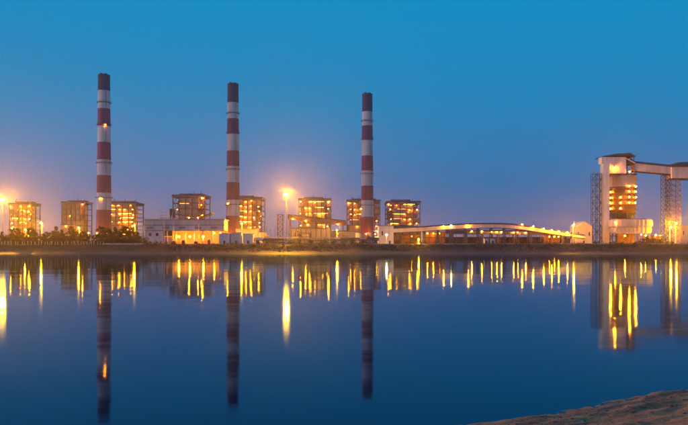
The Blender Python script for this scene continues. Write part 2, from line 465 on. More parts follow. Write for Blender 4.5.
# ------------------------------------------------------------------ boiler houses
def boiler(x0, x1, ytop, D, label, seed, nl, kind='lamp_small', cover=.6, panel=False):
    rd = random.Random(seed)
    W = m_(x1-x0, D); H = pz(ytop, D) - GROUND; Dp = W*.85
    root = thing('boiler_house', label, 'boiler house', (px((x0+x1)/2, D), D + Dp/2, GROUND), 0, 'steel framed boiler houses of the power station')
    nb = rd.choice((5,6,7)); nf = rd.choice((7,8,9)); cap = H*rd.uniform(.07,.10)
    hb = H - cap
    xs_ = [-W/2 + W*i/nb for i in range(nb+1)]
    cm = MB().box(-.8,.8,-.8,.8,0,hb).mesh('column', M['rust'])
    for x in xs_:
        for y in (-Dp/2, Dp/2): link('column', cm, root, (x, y, 0))
    dk = MB().box(-W/2-.6,W/2+.6,-Dp/2-.9,Dp/2+.9,-.45,.45)
    for i in range(26):
        xx = -W/2-.4+(W+.8)*i/25; dk.beam((xx,-Dp/2-.8,.4),(xx,-Dp/2-.8,1.7),.18)
    dk.beam((-W/2,-Dp/2-.8,1.7),(W/2,-Dp/2-.8,1.7),.22)
    dk = dk.mesh('floor_deck', M['deck'])
    zf = [hb*(i+1)/(nf+.15) for i in range(nf)]
    for z in zf: link('floor_deck', dk, root, (0,0,z))
    b = MB(); b.box(-W*.30, W*.30, -Dp*.39, Dp*.42, hb*.16, hb*.985)
    b.prism([(-W*.30,hb*.158),(W*.30,hb*.158),(W*.05,hb*.04),(-W*.05,hb*.04)], -Dp*.39, Dp*.42)
    b.build('furnace_casing', M['casing'], root)
    # coal bunkers, ducts
    for sx in (-1, 1):
        b = MB(); cx = sx*W*.385
        b.tube((cx,0,hb*.62),(cx,0,hb*.93),W*.075,W*.075,14); b.tube((cx,0,hb*.45),(cx,0,hb*.62),W*.02,W*.075,14)
        b.build('coal_bunker', M['casing'], root)
        b = MB(); cx = sx*W*.43
        for k in range(nf):
            za = zf[k-1] if k else 0; zb = zf[k]; s = 1 if k % 2 else -1
            b.beam((cx-s*W*.05,-Dp*.47,za),(cx+s*W*.05,-Dp*.47,zb),1.2,.5)
        b.build('stair', M['deck'], root)
    # wall panels closing some bays
    for i in range(nb):
        for k in range(nf):
            if panel:
                on = (1 <= i <= nb-2 and 2 <= k <= 7) and rd.random() < cover
            else:
                on = rd.random() < cover*.33 and k > 0
            if on:
                zb = zf[k]; za = zf[k-1] if k else 0
                MB().box(xs_[i]+1.0, xs_[i+1]-1.0, -Dp/2+.6, -Dp/2+.9, za+.6, zb-.7).build('wall_panel', M['casing'], root)
    for i in (0, nb-1, 2):
        for k in range(0, nf, 2):
            za = zf[k-1] if k else 0; zb = zf[k]
            s = 1 if rd.random() < .5 else -1
            xa, xb = (xs_[i], xs_[i+1]) if s > 0 else (xs_[i+1], xs_[i])
            MB().beam((xa,-Dp/2,za),(xb,-Dp/2,zb),.7).build('brace', M['rust'], root)
    rf = MB(); rf.box(-W/2-1.6, W/2+1.6, -Dp/2-1.6, Dp/2+1.6, hb+.05, hb+cap*.55)
    rf.box(-W*.36, W*rd.uniform(.2,.4), -Dp*.2, Dp*.4, hb+cap*.552, H)
    rfo = rf.build('roof', M['roof'], root)
    MB().box(-W/2-1.9, W/2+1.9, -Dp/2-2.0, -Dp/2-1.65, hb-.2, hb+.9).build('eaves_beam', M['rim'], rfo)
    for k in range(3):
        xx = rd.uniform(-.4,.4)*W
        MB().tube((xx,rd.uniform(-.2,.3)*Dp,H-1),(xx,rd.uniform(-.2,.3)*Dp*0,H+rd.uniform(2,5)),.5,.5,8).build('vent_pipe', M['black'], rfo)
    # floodlights, hung under the decks at the front bays and at the stairs
    spots = []
    for k in range(nf):
        for i in range(nb): spots.append((i, k))
    rd.shuffle(spots)
    if panel: spots = [s for s in spots if s[0] in (0, nb-1)] + [s for s in spots if s[0] not in (0, nb-1) and s[1] < 2]
    for (i, k) in spots[:int(nl*.55)]:
        x = (xs_[i]+xs_[i+1])/2 + rd.uniform(-2,2)
        lamp(rd.choice((kind, kind, 'lamp_dim', 'lamp_dim', 'lamp_white') if rd.random() < .5 else (kind, 'lamp_dim')), rd.choice((.45,.6,.75,.9,1.2)), root, (x, -Dp/2-.2+rd.choice((0,1.5,2.5)), zf[k]-rd.uniform(1.4,3.4)))
    for k in rd.sample(range(nf), min(nf, max(1, nl//5))):       # glowing bars added under some decks, standing in for lit decks
        xa = rd.uniform(-.42, .1)*W; xb = xa + rd.uniform(.15, .5)*W
        MB().box(xa, min(xb, W*.45), -Dp/2+.9, -Dp/2+1.25, zf[k]-.95, zf[k]-.55).build('deck_glow_bar', M['strip'], root)
    for (i, k) in spots[nl:nl+int(nl*.9)]:                       # unseen lamps added behind the deck edges to brighten the casing
        x = (xs_[i]+xs_[i+1])/2 + rd.uniform(-3,3)
        lamp('lamp_small', .55, root, (x, -Dp*.43, zf[k]-.9), 'hidden_fill_lamp')
    sx = rd.choice((-1, 1))
    b = MB(); za, zb = hb*rd.uniform(.25,.4), hb*rd.uniform(.55,.75)
    b.tube((sx*W*.36,-Dp*.46,za),(sx*W*.05,-Dp*.46,zb),1.5,1.5,10); b.tube((sx*W*.05,-Dp*.46,zb),(sx*W*.05,-Dp*.46,hb*.93),1.5,1.5,10); b.build('flue_duct', M['pipe'], root)
    b = MB(); xx = -sx*W*.22
    b.tube((xx,-Dp*.455,hb*.12),(xx,-Dp*.455,hb*.88),.8,.8,8); b.build('steam_pipe', M['pipe'], root)
    ah = hb*rd.uniform(.30,.45)
    an = MB().box(-W*.42, W*.1, -Dp*.85, -Dp*.56, 0, ah).build('annex', M['casing'], root)
    MB().box(-W*.44, W*.12, -Dp*.88, -Dp*.54, ah+.004, ah+1.0).build('annex_roof', M['roof'], an)
    lamp(kind, .6, root, (-W*.2, -Dp*.85-1.2, ah-2.5)); lamp('lamp_dim', .6, root, (W*.3, -Dp*.6, ah*.8))
    for sx in (-1, 1):
        if rd.random() < .7: lamp(kind, .9, root, (sx*(W/2-3), -Dp/2-2.0, hb-2.6))
    return root
boiler(9.5, 31.5, 201, 1190, 'orange lit boiler house at the far left, beside the left lamp mast', 1, 26, 'lamp_mid')
boiler(62, 84.5, 200, 1210, 'dim brown boiler house left of the leftmost chimney', 2, 4, cover=2.0)
boiler(103, 135, 200.5, 1160, 'lit boiler house just right of the leftmost chimney', 3, 28)
boiler(173, 204.5, 193, 1100, 'boiler house with lit sides rising behind the pump house', 4, 18, panel=True, cover=1.0)
boiler(229, 261.5, 195, 1230, 'boiler house half hidden by the middle chimney', 5, 30)
boiler(299, 330.5, 196.5, 1260, 'brightly lit boiler house right of the tall lamp mast', 6, 36)
boiler(347, 380, 198, 1330, 'boiler house directly behind the rightmost chimney', 7, 34)
boiler(387, 420, 199, 1345, 'rightmost boiler house, covered in orange lamps, above the conveyor end', 8, 36)

# ------------------------------------------------------------------ conveyor galleries
def gallery(name, label, cat, top, bot, D, depth, mats, legs=None, lamps=(), roof_h=1.4, under=True, group=None):
    """top / bot: polylines of the cladding edge in photograph pixels at distance D"""
    x0, y0 = top[0]
    org = Vector((px(x0, D), D, GROUND))
    root = thing(name, label, cat, org, 0, group)
    def ev(pl, x):
        for (xa, ya), (xb, yb) in zip(pl, pl[1:]):
            if xa <= x <= xb: return ya + (yb-ya)*(x-xa)/(xb-xa)
        return pl[0][1] if x < pl[0][0] else pl[-1][1]
    n = max(2, int(round((top[-1][0]-top[0][0])/10)))
    X = [top[0][0] + (top[-1][0]-top[0][0])*i/n for i in range(n+1)]
    P = [(px(x, D)-org.x, pz(ev(bot, x), D)-GROUND, pz(ev(top, x), D)-GROUND) for x in X]
    hd = depth/2
    for (xa, ba, ta), (xb, bb, tb) in zip(P, P[1:]):
        g = .06
        for yy in (-hd, hd-.2):
            b = MB(); q = [(xa+g,yy,ba),(xb-g,yy,bb),(xb-g,yy,tb),(xa+g,yy,ta)]
            b.add([*q, *[(x_,y_+.2,z_) for x_,y_,z_ in q]], [(0,1,2,3),(7,6,5,4),(0,4,5,1),(1,5,6,2),(2,6,7,3),(3,7,4,0)])
            b.build('side_panel', mats[0], root)
        b = MB()
        for s, t in (((-hd-.5, 0),(0, roof_h)), ((0, roof_h),(hd+.5, 0))):
            q = [(xa+g/2,s[0],ta+.05+s[1]),(xb-g/2,s[0],tb+.05+s[1]),(xb-g/2,t[0],tb+.05+t[1]),(xa+g/2,t[0],ta+.05+t[1])]
            b.add([*q, *[(x_,y_,z_+.18) for x_,y_,z_ in q]], [(3,2,1,0),(4,5,6,7),(0,1,5,4),(1,2,6,5),(2,3,7,6),(3,0,4,7)])
        b.build('roof_panel', mats[1], root)
        b = MB()
        q = [(xa,-hd+.25,ba-.5),(xb,-hd+.25,bb-.5),(xb,hd-.25,bb-.5),(xa,hd-.25,ba-.5)]
        b.add([*q, *[(x_,y_,z_+.45) for x_,y_,z_ in q]], [(3,2,1,0),(4,5,6,7),(0,1,5,4),(1,2,6,5),(2,3,7,6),(3,0,4,7)])
        b.build('floor_slab', mats[2], root)
    for x in (legs or []):
        bx_ = px(x, D)-org.x; zt = pz(ev(bot, x), D)-GROUND-.55
        b = MB()
        for s in (-1, 1):
            b.beam((bx_-.9,s*hd*1.15,0),(bx_-.5,s*hd*.8,zt),.5); b.beam((bx_+.9,s*hd*1.15,0),(bx_+.5,s*hd*.8,zt),.5)
        k = max(1, int(zt/4))
        for i in range(k):
            za, zb = zt*i/k, zt*(i+1)/k
            b.beam((bx_,-hd,za+.2),(bx_,hd,zb-.1),.25); b.beam((bx_,-hd,zb-.1),(bx_,hd,zb-.1),.25); b.beam((bx_-.7,-hd,zb-.1),(bx_+.7,-hd,zb-.1),.25)
        b.build('trestle', mats[2], root)
    for (lx, ly, kind, rr) in lamps:
        lamp(kind, rr, root, (px(lx, D)-org.x, -hd-1.0, pz(ly, D)-GROUND), 'gallery_lamp')
    return root
gallery('conveyor_gallery', 'long pale covered conveyor arching gently from the boilers toward the silo tower', 'conveyor',
        [(392,228.8),(420,227.6),(440,226.2),(460,225),(480,224.2),(500,224.2),(515,225),(530,227),(545,229.8),(560,232.2),(584,235.6)],
        [(392,232.6),(420,231.2),(440,229.8),(460,228.6),(480,227.8),(500,227.8),(515,228.8),(530,230.6),(545,233),(560,235.2),(584,238.4)],
        498, 4.6, (M['pale'], M['roof'], M['steel']), legs=[400,412,424,438,452,465,478,491,504,517,530,541,552,562,572],
        lamps=[(443,226.5,'lamp_small',.5),(450.5,225.5,'lamp_white',.5),(467.5,225.6,'lamp_small',.5),(521,224.6,'lamp_mid',.6),(532,226.6,'lamp_mid',.7),
               (542.5,229,'lamp_mid',.6),(550.5,230.4,'lamp_mid',.6),(557.5,231.4,'lamp_mid',.6),(566,232.6,'lamp_mid',.6)], roof_h=.8)
gallery('lower_conveyor', 'low brown conveyor with a row of orange lamps under the long pale conveyor', 'conveyor',
        [(446,231.4),(560,232.4)], [(446,233.4),(560,234.2)], 545, 5.0, (M['steel'], M['roof'], M['steel']),
        legs=[450,466,482,498,514,530,546],
        lamps=[(471,231.2,'lamp_mid',.55),(481,231.4,'lamp_mid',.55),(490.7,232,'lamp_mid',.65),(496,232.2,'lamp_mid',.5),(500.5,232.2,'lamp_mid',.55),(512.6,232.6,'lamp_mid',.5),(517,232.6,'lamp_mid',.5),(524.7,232.8,'lamp_mid',.5)])
gallery('ash_conveyor', 'orange lit inclined conveyor behind the tall lamp mast', 'conveyor',
        [(288,215.5),(346,221.8)], [(288,219),(346,225.2)], 760, 5.0, (M['rust'], M['roof'], M['rust']), legs=[290,303,316,330,343],
        lamps=[(293,219,'lamp_mid',.7),(306,221,'lamp_mid',.7),(338,224.5,'lamp_mid',.7)])

# ------------------------------------------------------------------ pump house on the shore
def pump_house():
    D = 478.0
    u = lambda n: n/F*D
    cx = 184.5
    root = thing('pump_house', 'long pale two tier pump house on the shore with glowing lower bays', 'building', (px(cx,D), D, GROUND), 0)
    X = lambda x: u(x-cx)
    Z = lambda y: pz(y, D)-GROUND
    dp = 16
    b = MB(); b.box(X(144),X(224),0,dp,Z(230.4),Z(220)); b.build('upper_wall', M['pale2'], root)
    for y, p_ in ((230.6,.5),(225.2,.35),(219.6,.6)):
        MB().box(X(143.4),X(224.6),-p_,-.003,Z(y)-.2,Z(y)+.35).build('string_course', M['rim'], root)
    MB().box(X(143),X(225),-.8,dp+.6,Z(220)+.003,Z(219.3)).build('roof_slab', M['conc'], root)
    MB().box(X(145),X(163),.3,dp-.3,0,Z(230.4)-.003).build('lower_wall', M['wht'], root)
    MB().box(X(163)+.01,X(224),dp-1.5,dp-.3,0,Z(230.4)-.003).build('back_wall', M['pale2'], root)
    for x in (167,176,185,194,203,212,223):
        MB().box(X(x)-.45,X(x)+.45,.2,1.2,0,Z(230.4)-.003).build('column', M['pale2'], root)
    MB().box(X(163)+.02,X(172),.6,.9,Z(236),Z(230.4)-.01).build('opening_shade_panel', M['dark'], root)  # dark panel standing in for the shade inside an open bay
    MB().box(X(163)+.02,X(172),.6,.9,0,Z(237)).build('low_wall', M['conc'], root)
    for i, x in enumerate((150,157)):
        MB().box(X(x)-.9,X(x)+.9,.1,.29,Z(236),Z(233)).build('window', M['dark'], root)
    for x in (179,190,203.5): lamp('lamp_mid', .95, root, (X(x), -.2, Z(236.6)))
    for x in (214,220): lamp('lamp_mid', .6, root, (X(x), 1.6, Z(233)))
    for x, y in ((150,228.2),(166,228.2),(182,228.2),(198,228.2),(214,228.2)):
        MB().box(X(x)-2.4,X(x)+2.4,-.06,-.003,Z(229),Z(226.6)).build('louvre', M['rim'], root)
    for k in range(11):
        xx = 145.5+k*7.75
        MB().box(X(xx)-.35,X(xx)+.35,-.3,-.004,Z(224.6),Z(220.6)).build('pilaster', M['pale2'], root)
    rl = MB(); rl.beam((X(144),-.5,Z(219.3)+1.0),(X(224),-.5,Z(219.3)+1.0),.12)
    for k in range(41): rl.beam((X(144+2*k),-.5,Z(219.3)),(X(144+2*k),-.5,Z(219.3)+1.0),.1)
    rl.build('roof_railing', M['rust'], root)
    for xx, r_ in ((164.5,.35),(173.5,.28),(199,.3)):
        MB().tube((X(xx),-.75,0),(X(xx),-.75,Z(222)),r_,r_,8).build('down_pipe', M['pipe'], root)
    for xx, w_, h_ in ((147.5,1.6,2.6),(175,2.4,1.8),(184.5,2.0,2.4),(197,2.6,1.6),(210,1.8,2.8)):
        MB().box(X(xx)-w_/2,X(xx)+w_/2,-4.2,-2.6,0,h_).box(X(xx)-w_/3,X(xx)+w_/3,-4.0,-2.8,h_,h_+.4).build('pump_motor', M['steel'], root)
    # roof gear
    b = MB()
    for xx in (157.5,160,162.5,165.5):
        for yy in (3, 9): b.beam((X(xx),yy,Z(219.3)),(X(xx),yy,Z(210.5 if xx < 159 else 212)),.28)
    for zz in (211.5,215,218): b.beam((X(157.5),3,Z(zz)),(X(165.5),3,Z(zz)),.22); b.beam((X(157.5),9,Z(zz)),(X(165.5),9,Z(zz)),.22)
    b.beam((X(160),3,Z(219)),(X(165.5),3,Z(212)),.2)
    for xx in (157.5,165.5): b.beam((X(xx),3,Z(212)),(X(xx),9,Z(212)),.22)
    b.build('gantry_frame', M['pale2'], root)
    for xx in (168.6,172.2):
        b = MB(); b.tube((X(xx),6,Z(211.5)),(X(xx),6,Z(208.4)),1.2,1.2,14); b.tube((X(xx),6,Z(219)),(X(xx),6,Z(211.5)),.25,1.2,14)
        b.beam((X(xx)-1.3,6,Z(219.2)),(X(xx)-.8,6,Z(211)),.18); b.beam((X(xx)+1.3,6,Z(219.2)),(X(xx)+.8,6,Z(211)),.18)
        b.build('cyclone_hopper', M['steel'], root)
    pts = []; N_ = 16
    for i in range(N_+1):
        t = i/N_; pts.append((X(176+35*t), Z(216.2 - 3.4*abs(2*t-1)**2.2 + .6)))
    q = pts + [(x, z+.55) for x, z in reversed(pts)]
    cn = MB()
    for i in range(N_):
        (xa,za),(xb,zb) = pts[i], pts[i+1]
        cn.prism([(xa,za),(xb,zb),(xb,zb+.6),(xa,za+.6)], 1.5, dp-2)
    cn.build('curved_canopy', M['roof'], root)
    for xx in (178,186,194,202,209):
        MB().beam((X(xx),2,Z(219.3)),(X(xx),2,Z(215.6)),.3).build('canopy_post', M['rust'], root)
    for xx in (188,197): lamp('lamp_mid', .45, root, (X(xx), 3.0, Z(217.6)))
pump_house()

# ------------------------------------------------------------------ simple buildings (walls, roof, door, windows)
def house(name, label, cat, x0, x1, ytop, D, depth, wall, roofm, gable=0, door=True, wins=2, group=None, base=None):
    W = m_(x1-x0, D); H = pz(ytop, D)-GROUND
    root = thing(name, label, cat, (px((x0+x1)/2, D), D, base or GROUND), 0, group)
    hw = H-gable-.25
    MB().box(-W/2,W/2,0,depth,0,hw).build('wall', wall, root)
    if gable: b = MB().prism([(-W/2-.5,hw+.004),(W/2+.5,hw+.004),(0,hw+gable)], -.6, depth+.6)
    else: b = MB().box(-W/2-.3,W/2+.3,-.4,depth+.3,hw+.004,hw+.3)
    b.build('roof', roofm, root)
    n = wins
    for i in range(n):
        x = -W/2 + W*(i+.5)/n
        if door and i == n//2: continue
        f = MB().box(x-.5,x+.5,-.07,-.003,hw*.48,hw*.70).build('window', M['dark'], root)
        MB().box(x-.65,x+.65,-.2,-.003,hw*.48-.2,hw*.48-.01).build('sill', M['conc'], f)
    if door:
        x = -W/2 + W*(n//2+.5)/max(1, n)
        MB().box(x-.7,x+.7,-.09,-.003,.02,min(2.4, hw*.7)).build('door', M['steel'], root)
    return root
house('white_shed', 'small white shed next to the pump house', 'shed', 219, 229.5, 233.2, 468, 8, M['wht'], M['conc'], 0, True, 1)
house('white_shed', 'middle white shed in front of the middle chimney', 'shed', 231, 241, 232.4, 470, 8, M['wht'], M['conc'], .0, True, 1)
house('white_shed', 'right white shed under the half hidden boiler house', 'shed', 243, 253, 233.6, 469, 8, M['wht'], M['conc'], 0, True, 1)
house('service_block', 'pale pink service block behind the white sheds', 'building', 236, 257, 229, 520, 12, M['grey'], M['conc'], 0, False, 0)
house('workshop', 'low mauve workshop below the boiler house right of the lamp mast', 'building', 290, 330, 226.5, 620, 18, M['grey'], M['roof'], 1.5, True, 1)
house('store_building', 'long low store between the lamp mast workshop and the right chimney', 'building', 330, 358, 230, 640, 14, M['grey'], M['roof'], 1.2, True, 1)
house('site_hut', 'tiny pale hut among the trees left of the pump house', 'hut', 135, 143, 240.2, 462, 5, M['wht'], M['pale'], .8, True, 2)
house('conveyor_end_house', 'pale end house with blue roof where the long conveyor starts', 'building', 378.5, 393.5, 225.6, 494, 10, M['pale2'], M['steel'], 0, True, 2)
house('transfer_hall', 'wide dark roofed hall above the start of the long conveyor', 'building', 384, 421, 224.6, 530, 14, M['rust'], M['steel'], 1.2, False, 5)
house('gabled_house', 'pale gabled house left of the lattice stair tower', 'building', 575.5, 592, 221.0, 520, 12, M['pale'], M['pale'], 4.5, True, 3)
house('guard_kiosk', 'small white kiosk under the long conveyor, left of a twin', 'kiosk', 484.5, 488.5, 238.3, 460, 3, M['wht'], M['conc'], 0, True, 1)
house('guard_kiosk', 'small white kiosk under the long conveyor, right of a twin', 'kiosk', 491, 495, 238.6, 460, 3, M['wht'], M['conc'], 0, True, 1)
house('substation', 'pale substation at the right edge beside the lattice legs', 'building', 681, 696, 225, 590, 12, M['pale2'], M['conc'], 0, True, 3)
house('ash_shed', 'low dark shed beside the right lattice legs', 'shed', 650, 664, 235.5, 575, 8, M['rust'], M['roof'], .8, True, 3)

# ------------------------------------------------------------------ open lit sheds below the conveyor
def open_shed(x0, x1, ytop, D, label, lamps):
    W = m_(x1-x0, D); H = pz(ytop, D)-GROUND
    root = thing('open_shed', label, 'shed', (px((x0+x1)/2, D), D, GROUND))
    MB().box(-W/2,W/2,8,8.4,0,H-.4).build('back_wall', M['rust'], root)
    MB().box(-W/2-.5,W/2+.5,-.8,9,H-.39,H).build('roof', M['roof'], root)
    n = max(3, int(W/4))
    for i in range(n+1):
        x = -W/2+W*i/n; MB().box(x-.2,x+.2,-.2,.2,0,H-.395).build('post', M['steel'], root)
    MB().box(-W/2,W/2,-.1,.1,H*.48,H*.55).build('mid_rail', M['steel'], root)
    for x in lamps: lamp('lamp_small', .42, root, (px(x, D)-root.location.x, 3.5, H-1.4))
open_shed(424, 447, 231.6, 515, 'open shed glowing orange under the left part of the long conveyor', (428,434,440))
open_shed(547, 563, 234.8, 505, 'small open shed with yellow light near the right conveyor end', (551,556,560))
open_shed(399, 420, 234.6, 505, 'shadowy open shed under the conveyor start', (412,))

# ------------------------------------------------------------------ silo tower with head house
def lattice(root, name, x0, x1, y0, y1, z0, z1, bay, t, m, deck=False):
    """four legged lattice: legs, rings and X braces, one part per bay, legs apart"""
    cs = [(x0,y0),(x1,y0),(x1,y1),(x0,y1)]
    for (x, y) in cs: MB().beam((x,y,z0),(x,y,z1),t*1.5).build('leg', m, root)
    n = max(1, int(round((z1-z0)/bay)))
    for i in range(n):
        za, zb = z0+(z1-z0)*i/n, z0+(z1-z0)*(i+1)/n
        b = MB()
        for k in range(4):
            (xa,ya),(xb,yb) = cs[k], cs[(k+1)%4]
            b.beam((xa,ya,zb),(xb,yb,zb),t); b.beam((xa,ya,za),(xb,yb,zb),t*.8); b.beam((xb,yb,za),(xa,ya,zb),t*.8)
        if deck: b.box(x0+.3,x1-.3,y0+.3,(y0+y1)/2,zb-.12,zb+.06)
        b.build(name, m, root)

def silo_tower():
    D = 540.0
    u = lambda n: n/F*D
    cx = 621
    X = lambda x: u(x-cx)
    Z = lambda y: pz(y, D)-GROUND
    root = thing('silo_tower', 'tall coal silo tower with pale head house and rows of orange lamps', 'tower', (px(cx,D), D, GROUND), 0)
    # white shaft
    MB().box(X(601.6),X(607.8),-3.5,2.5,0,Z(158.6)).build('lift_shaft', M['wht'], root)
    MB().box(X(600.2),X(607.9),-4.0,4,Z(164),Z(157.6)).build('shaft_cap', M['wht'], root)
    # silo body (round front)
    rS = u(13.9)
    SX = px(621.8, D+rS*.9)-px(cx, D)
    def XS(x, yo): return px(x, D+yo)-px(cx, D)
    b = MB(); b.tube((SX,rS*.9,Z(186.5)),(SX,rS*.9,Z(175.2)),rS,rS,36); b.build('upper_silo', M['grey'], root, smooth=False)
    b = MB(); b.tube((SX,rS*.9,Z(213)),(SX,rS*.9,Z(186.6)),rS*.93,rS*.93,36); b.build('silo_drum', M['drum'], root)
    b = MB(); b.tube((SX,rS*.9,Z(222)),(SX,rS*.9,Z(213.1)),rS*.5,rS*.93,36); b.build('silo_cone', M['steel'], root)
    # galleries round the drum with lamps
    rows = {186.3:(626,634), 191.6:(610,626,633.5), 197.2:(610,618,626,634), 202.7:(610,618,626,633), 208.3:(610,618)}
    for y in rows:
        b = MB(); b.tube((SX,rS*.9,Z(y+1.6)-.2),(SX,rS*.9,Z(y+1.6)+.2),rS*1.06,rS*1.06,36)
        for a in range(20):
            t = math.pi + math.pi*a/19
            c, s = math.cos(t)*rS*1.05, math.sin(t)*rS*1.05
            b.beam((SX+c,rS*.9+s,Z(y+1.6)),(SX+c,rS*.9+s,Z(y+1.6)+1.2),.14)
        b.build('ring_gallery', M['rust'], root)
        for x in rows[y]:
            dx = max(-rS*.97, min(rS*.97, XS(x, rS*.4)-SX)); dy = math.sqrt((rS*1.02)**2-dx*dx)
            lamp('lamp_dim', .8, root, (SX+dx, rS*.9-dy-.5, Z(y)))
    for x in (609.5,616,627,634.5):
        for y in (0, rS*1.8): MB().box(X(x)-.4,X(x)+.4,y-.4,y+.4,0,Z(213 if y == 0 else 175.3)).build('column', M['steel'], root)
    for z in (222,229,236):
        MB().box(X(609),X(635),-.6,rS*1.9,Z(z)-.25,Z(z)+.25).build('floor_deck', M['steel'], root)
    for xa, xb, za, zb in ((609.5,616,241,229),(627,634.5,241,229),(616,609.5,229,216),(634.5,627,229,216)):
        MB().beam((X(xa),-.1,Z(za)),(X(xb),-.1,Z(zb)),.35).build('brace', M['steel'], root)
    # head house
    hh = MB().box(X(608)+.01,X(625.5),-1,14,Z(173.6),Z(157.2)).build('head_house', M['wht'], root)
    MB().box(X(607.5),X(636),-1.8,15,Z(175.2)+.01,Z(173.6)-.01).build('head_floor', M['steel'], root)
    MB().prism([(X(602.5),Z(156.9)),(X(602.5),Z(156.2)),(X(616),Z(153.9)),(X(629),Z(153.2)),(X(634.5),Z(156.2)),(X(634.5),Z(157)),(X(629),Z(155.1)),(X(616),Z(156.2))], -2.4, 15.5).build('head_roof', M['roof'], root)
    for x in (626.2,631,634):
        for y in (0, 13): MB().beam((X(x),y,Z(173.4)),(X(x),y,Z(156.6)),.5).build('post', M['rust'], root)
    MB().box(X(625.6),X(634.8),0,13,Z(164.3),Z(163.3)).build('drive_floor', M['rust'], root)
    MB().tube((X(631),-.2,Z(161)),(X(631),13,Z(161)),1.9,1.9,20).build('head_pulley', M['rust'], root)
    MB().beam((X(626),-.3,Z(158.6)),(X(635),-.3,Z(163)),1.0,.8).build('chute', M['pale'], root)
    lamp('lamp_mid', .8, root, (X(613.8), -2.0, Z(168.2)))
    lamp('lamp_small', .6, root, (X(629), -1.5, Z(171.8)))
silo_tower()

D_ = 536.0
rt = thing('stair_tower', 'dark blue lattice stair tower left of the white lift shaft', 'tower', (px(597,D_), D_, GROUND))
HT = pz(173.6,D_)-GROUND
XT = [m_(v, D_) for v in (-4.6, 0, 4.4)]
for xx in XT:
    for yy in (0, 3): MB().beam((xx,yy,0),(xx,yy,HT),.42).build('leg', M['steel2'], rt)
nb_ = 12
for i in range(nb_):
    za, zb = HT*i/nb_, HT*(i+1)/nb_
    b = MB().box(XT[0]-.3,XT[2]+.3,-.3,3.3,zb-.2,zb+.15); b.build('landing', M['steel2'], rt)
    for k in range(2):
        xa, xb = (XT[k], XT[k+1]) if (i+k) % 2 else (XT[k+1], XT[k])
        MB().beam((xa,.25,za+.1),(xb,.25,zb-.15),.28,.5).build('stair_flight' if k else 'brace', M['steel2'], rt)
    MB().beam((XT[0],0,zb+1.2),(XT[2],0,zb+1.2),.14).build('handrail', M['steel2'], rt)

# rounded pale crusher house in front of the silo
def crusher():
    D = 520.0; u = lambda n: n/F*D; cx = 633.5
    X = lambda x: u(x-cx); Z = lambda y: pz(y, D)-GROUND
    root = thing('crusher_house', 'pale rounded crusher house on stilts in front of the silo tower', 'building', (px(cx,D), D, GROUND))
    def outline(y0, y1, x0, x1, r):
        p = []
        for i in range(7):
            t = R(-90+180*i/6); p.append((x1-r*.55+r*.55*math.cos(t), (y0+y1)/2+(y1-y0)/2*math.sin(t)))
        p += [(x0+.8, y1), (x0, y1-1.2), (x0, y0+.8), (x0+.8, y0)]
        return p
    MB().prism(outline(Z(233.4),Z(227.2)-.06,X(615.5),X(652),2.4), 0, 12).build('lower_cladding', M['pale'], root)
    MB().prism(outline(Z(227.2)+.06,Z(219.6),X(615),X(653),2.8), -.5, 12.5).build('upper_cladding', M['pale'], root)
    MB().box(X(616),X(650),.6,11.5,Z(227.2)-.07,Z(227.2)+.07).build('joint_strip', M['rim'], root)
    MB().prism([(X(616),Z(219.5)+.02),(X(650),Z(219.5)+.02),(X(648),Z(218.6)),(X(617),Z(218.6))], .5, 11.5).build('roof', M['rim'], root)
    for x in (618,624,631,638,645,650):
        for y in (1, 11): MB().box(X(x)-.35,X(x)+.35,y-.35,y+.35,0,Z(233.4)-.02).build('stilt', M['rust'], root)
    MB().box(X(622),X(640),10,10.3,0,Z(233.4)-.03).build('back_wall', M['rust'], root)
    lamp('lamp_mid', .7, root, (X(625.3), .5, Z(235.8))); lamp('lamp_small', .6, root, (X(641.5), .5, Z(234.6))); lamp('lamp_small', .6, root, (X(646), .5, Z(235.6)))
    lamp('lamp_dim', .6, root, (X(614.3), -1.6, Z(222.5)))
    for k in range(8):
        xx = X(617.5+k*4.1)
        MB().box(xx-.12,xx+.12,-.72,-.503,Z(226.6),Z(220.4)).build('panel_rib', M['rim'], root); MB().box(xx-.12,xx+.12,-.2,-.003,Z(232.8),Z(228)).build('panel_rib', M['rim'], root)
    hr = MB(); hr.beam((X(616),-1.4,Z(227.4)+1.1),(X(651),-1.4,Z(227.4)+1.1),.12)
    for k in range(16): hr.beam((X(616+k*2.33),-1.4,Z(227.4)),(X(616+k*2.33),-1.4,Z(227.4)+1.1),.1)
    hr.box(X(616),X(651),-1.5,-.51,Z(227.4)-.15,Z(227.4)); hr.build('walkway', M['steel'], root)
crusher()

# high bridge conveyor from the head house to the right
gallery('bridge_conveyor', 'high pale conveyor bridge from the silo head house to the right', 'conveyor',
        [(632,163.6),(671,167.6)], [(632,171.2),(671,174.6)], 544, 7.0, (M['pale'], M['roof'], M['roof']), roof_h=2.2)
D_ = 541.0
jt = thing('junction_tower', 'pale junction house on two lattice legs at the right edge', 'tower', (px(676,D_), D_, GROUND))
XJ = lambda x: m_(x-676, D_)
ZJ = lambda y: pz(y, D_)-GROUND
MB().box(XJ(670.6),XJ(712),-2,10,ZJ(178.3),ZJ(167.2)).build('junction_house', M['pale'], jt)
MB().prism([(XJ(669.5),ZJ(167.1)),(XJ(713),ZJ(165.4)),(XJ(713),ZJ(161)),(XJ(677),ZJ(162.6)),(XJ(670.5),ZJ(165.2))], -3, 11).build('junction_roof', M['roof'], jt)
MB().box(XJ(671),XJ(712),-1.5,9.5,ZJ(179.3),ZJ(178.3)-.01).build('junction_floor', M['steel'], jt)
lattice(jt, 'lattice_bay', XJ(665.6), XJ(670), 0, 8, 0, ZJ(175), m_(4.4,D_), .26, M['steel'])
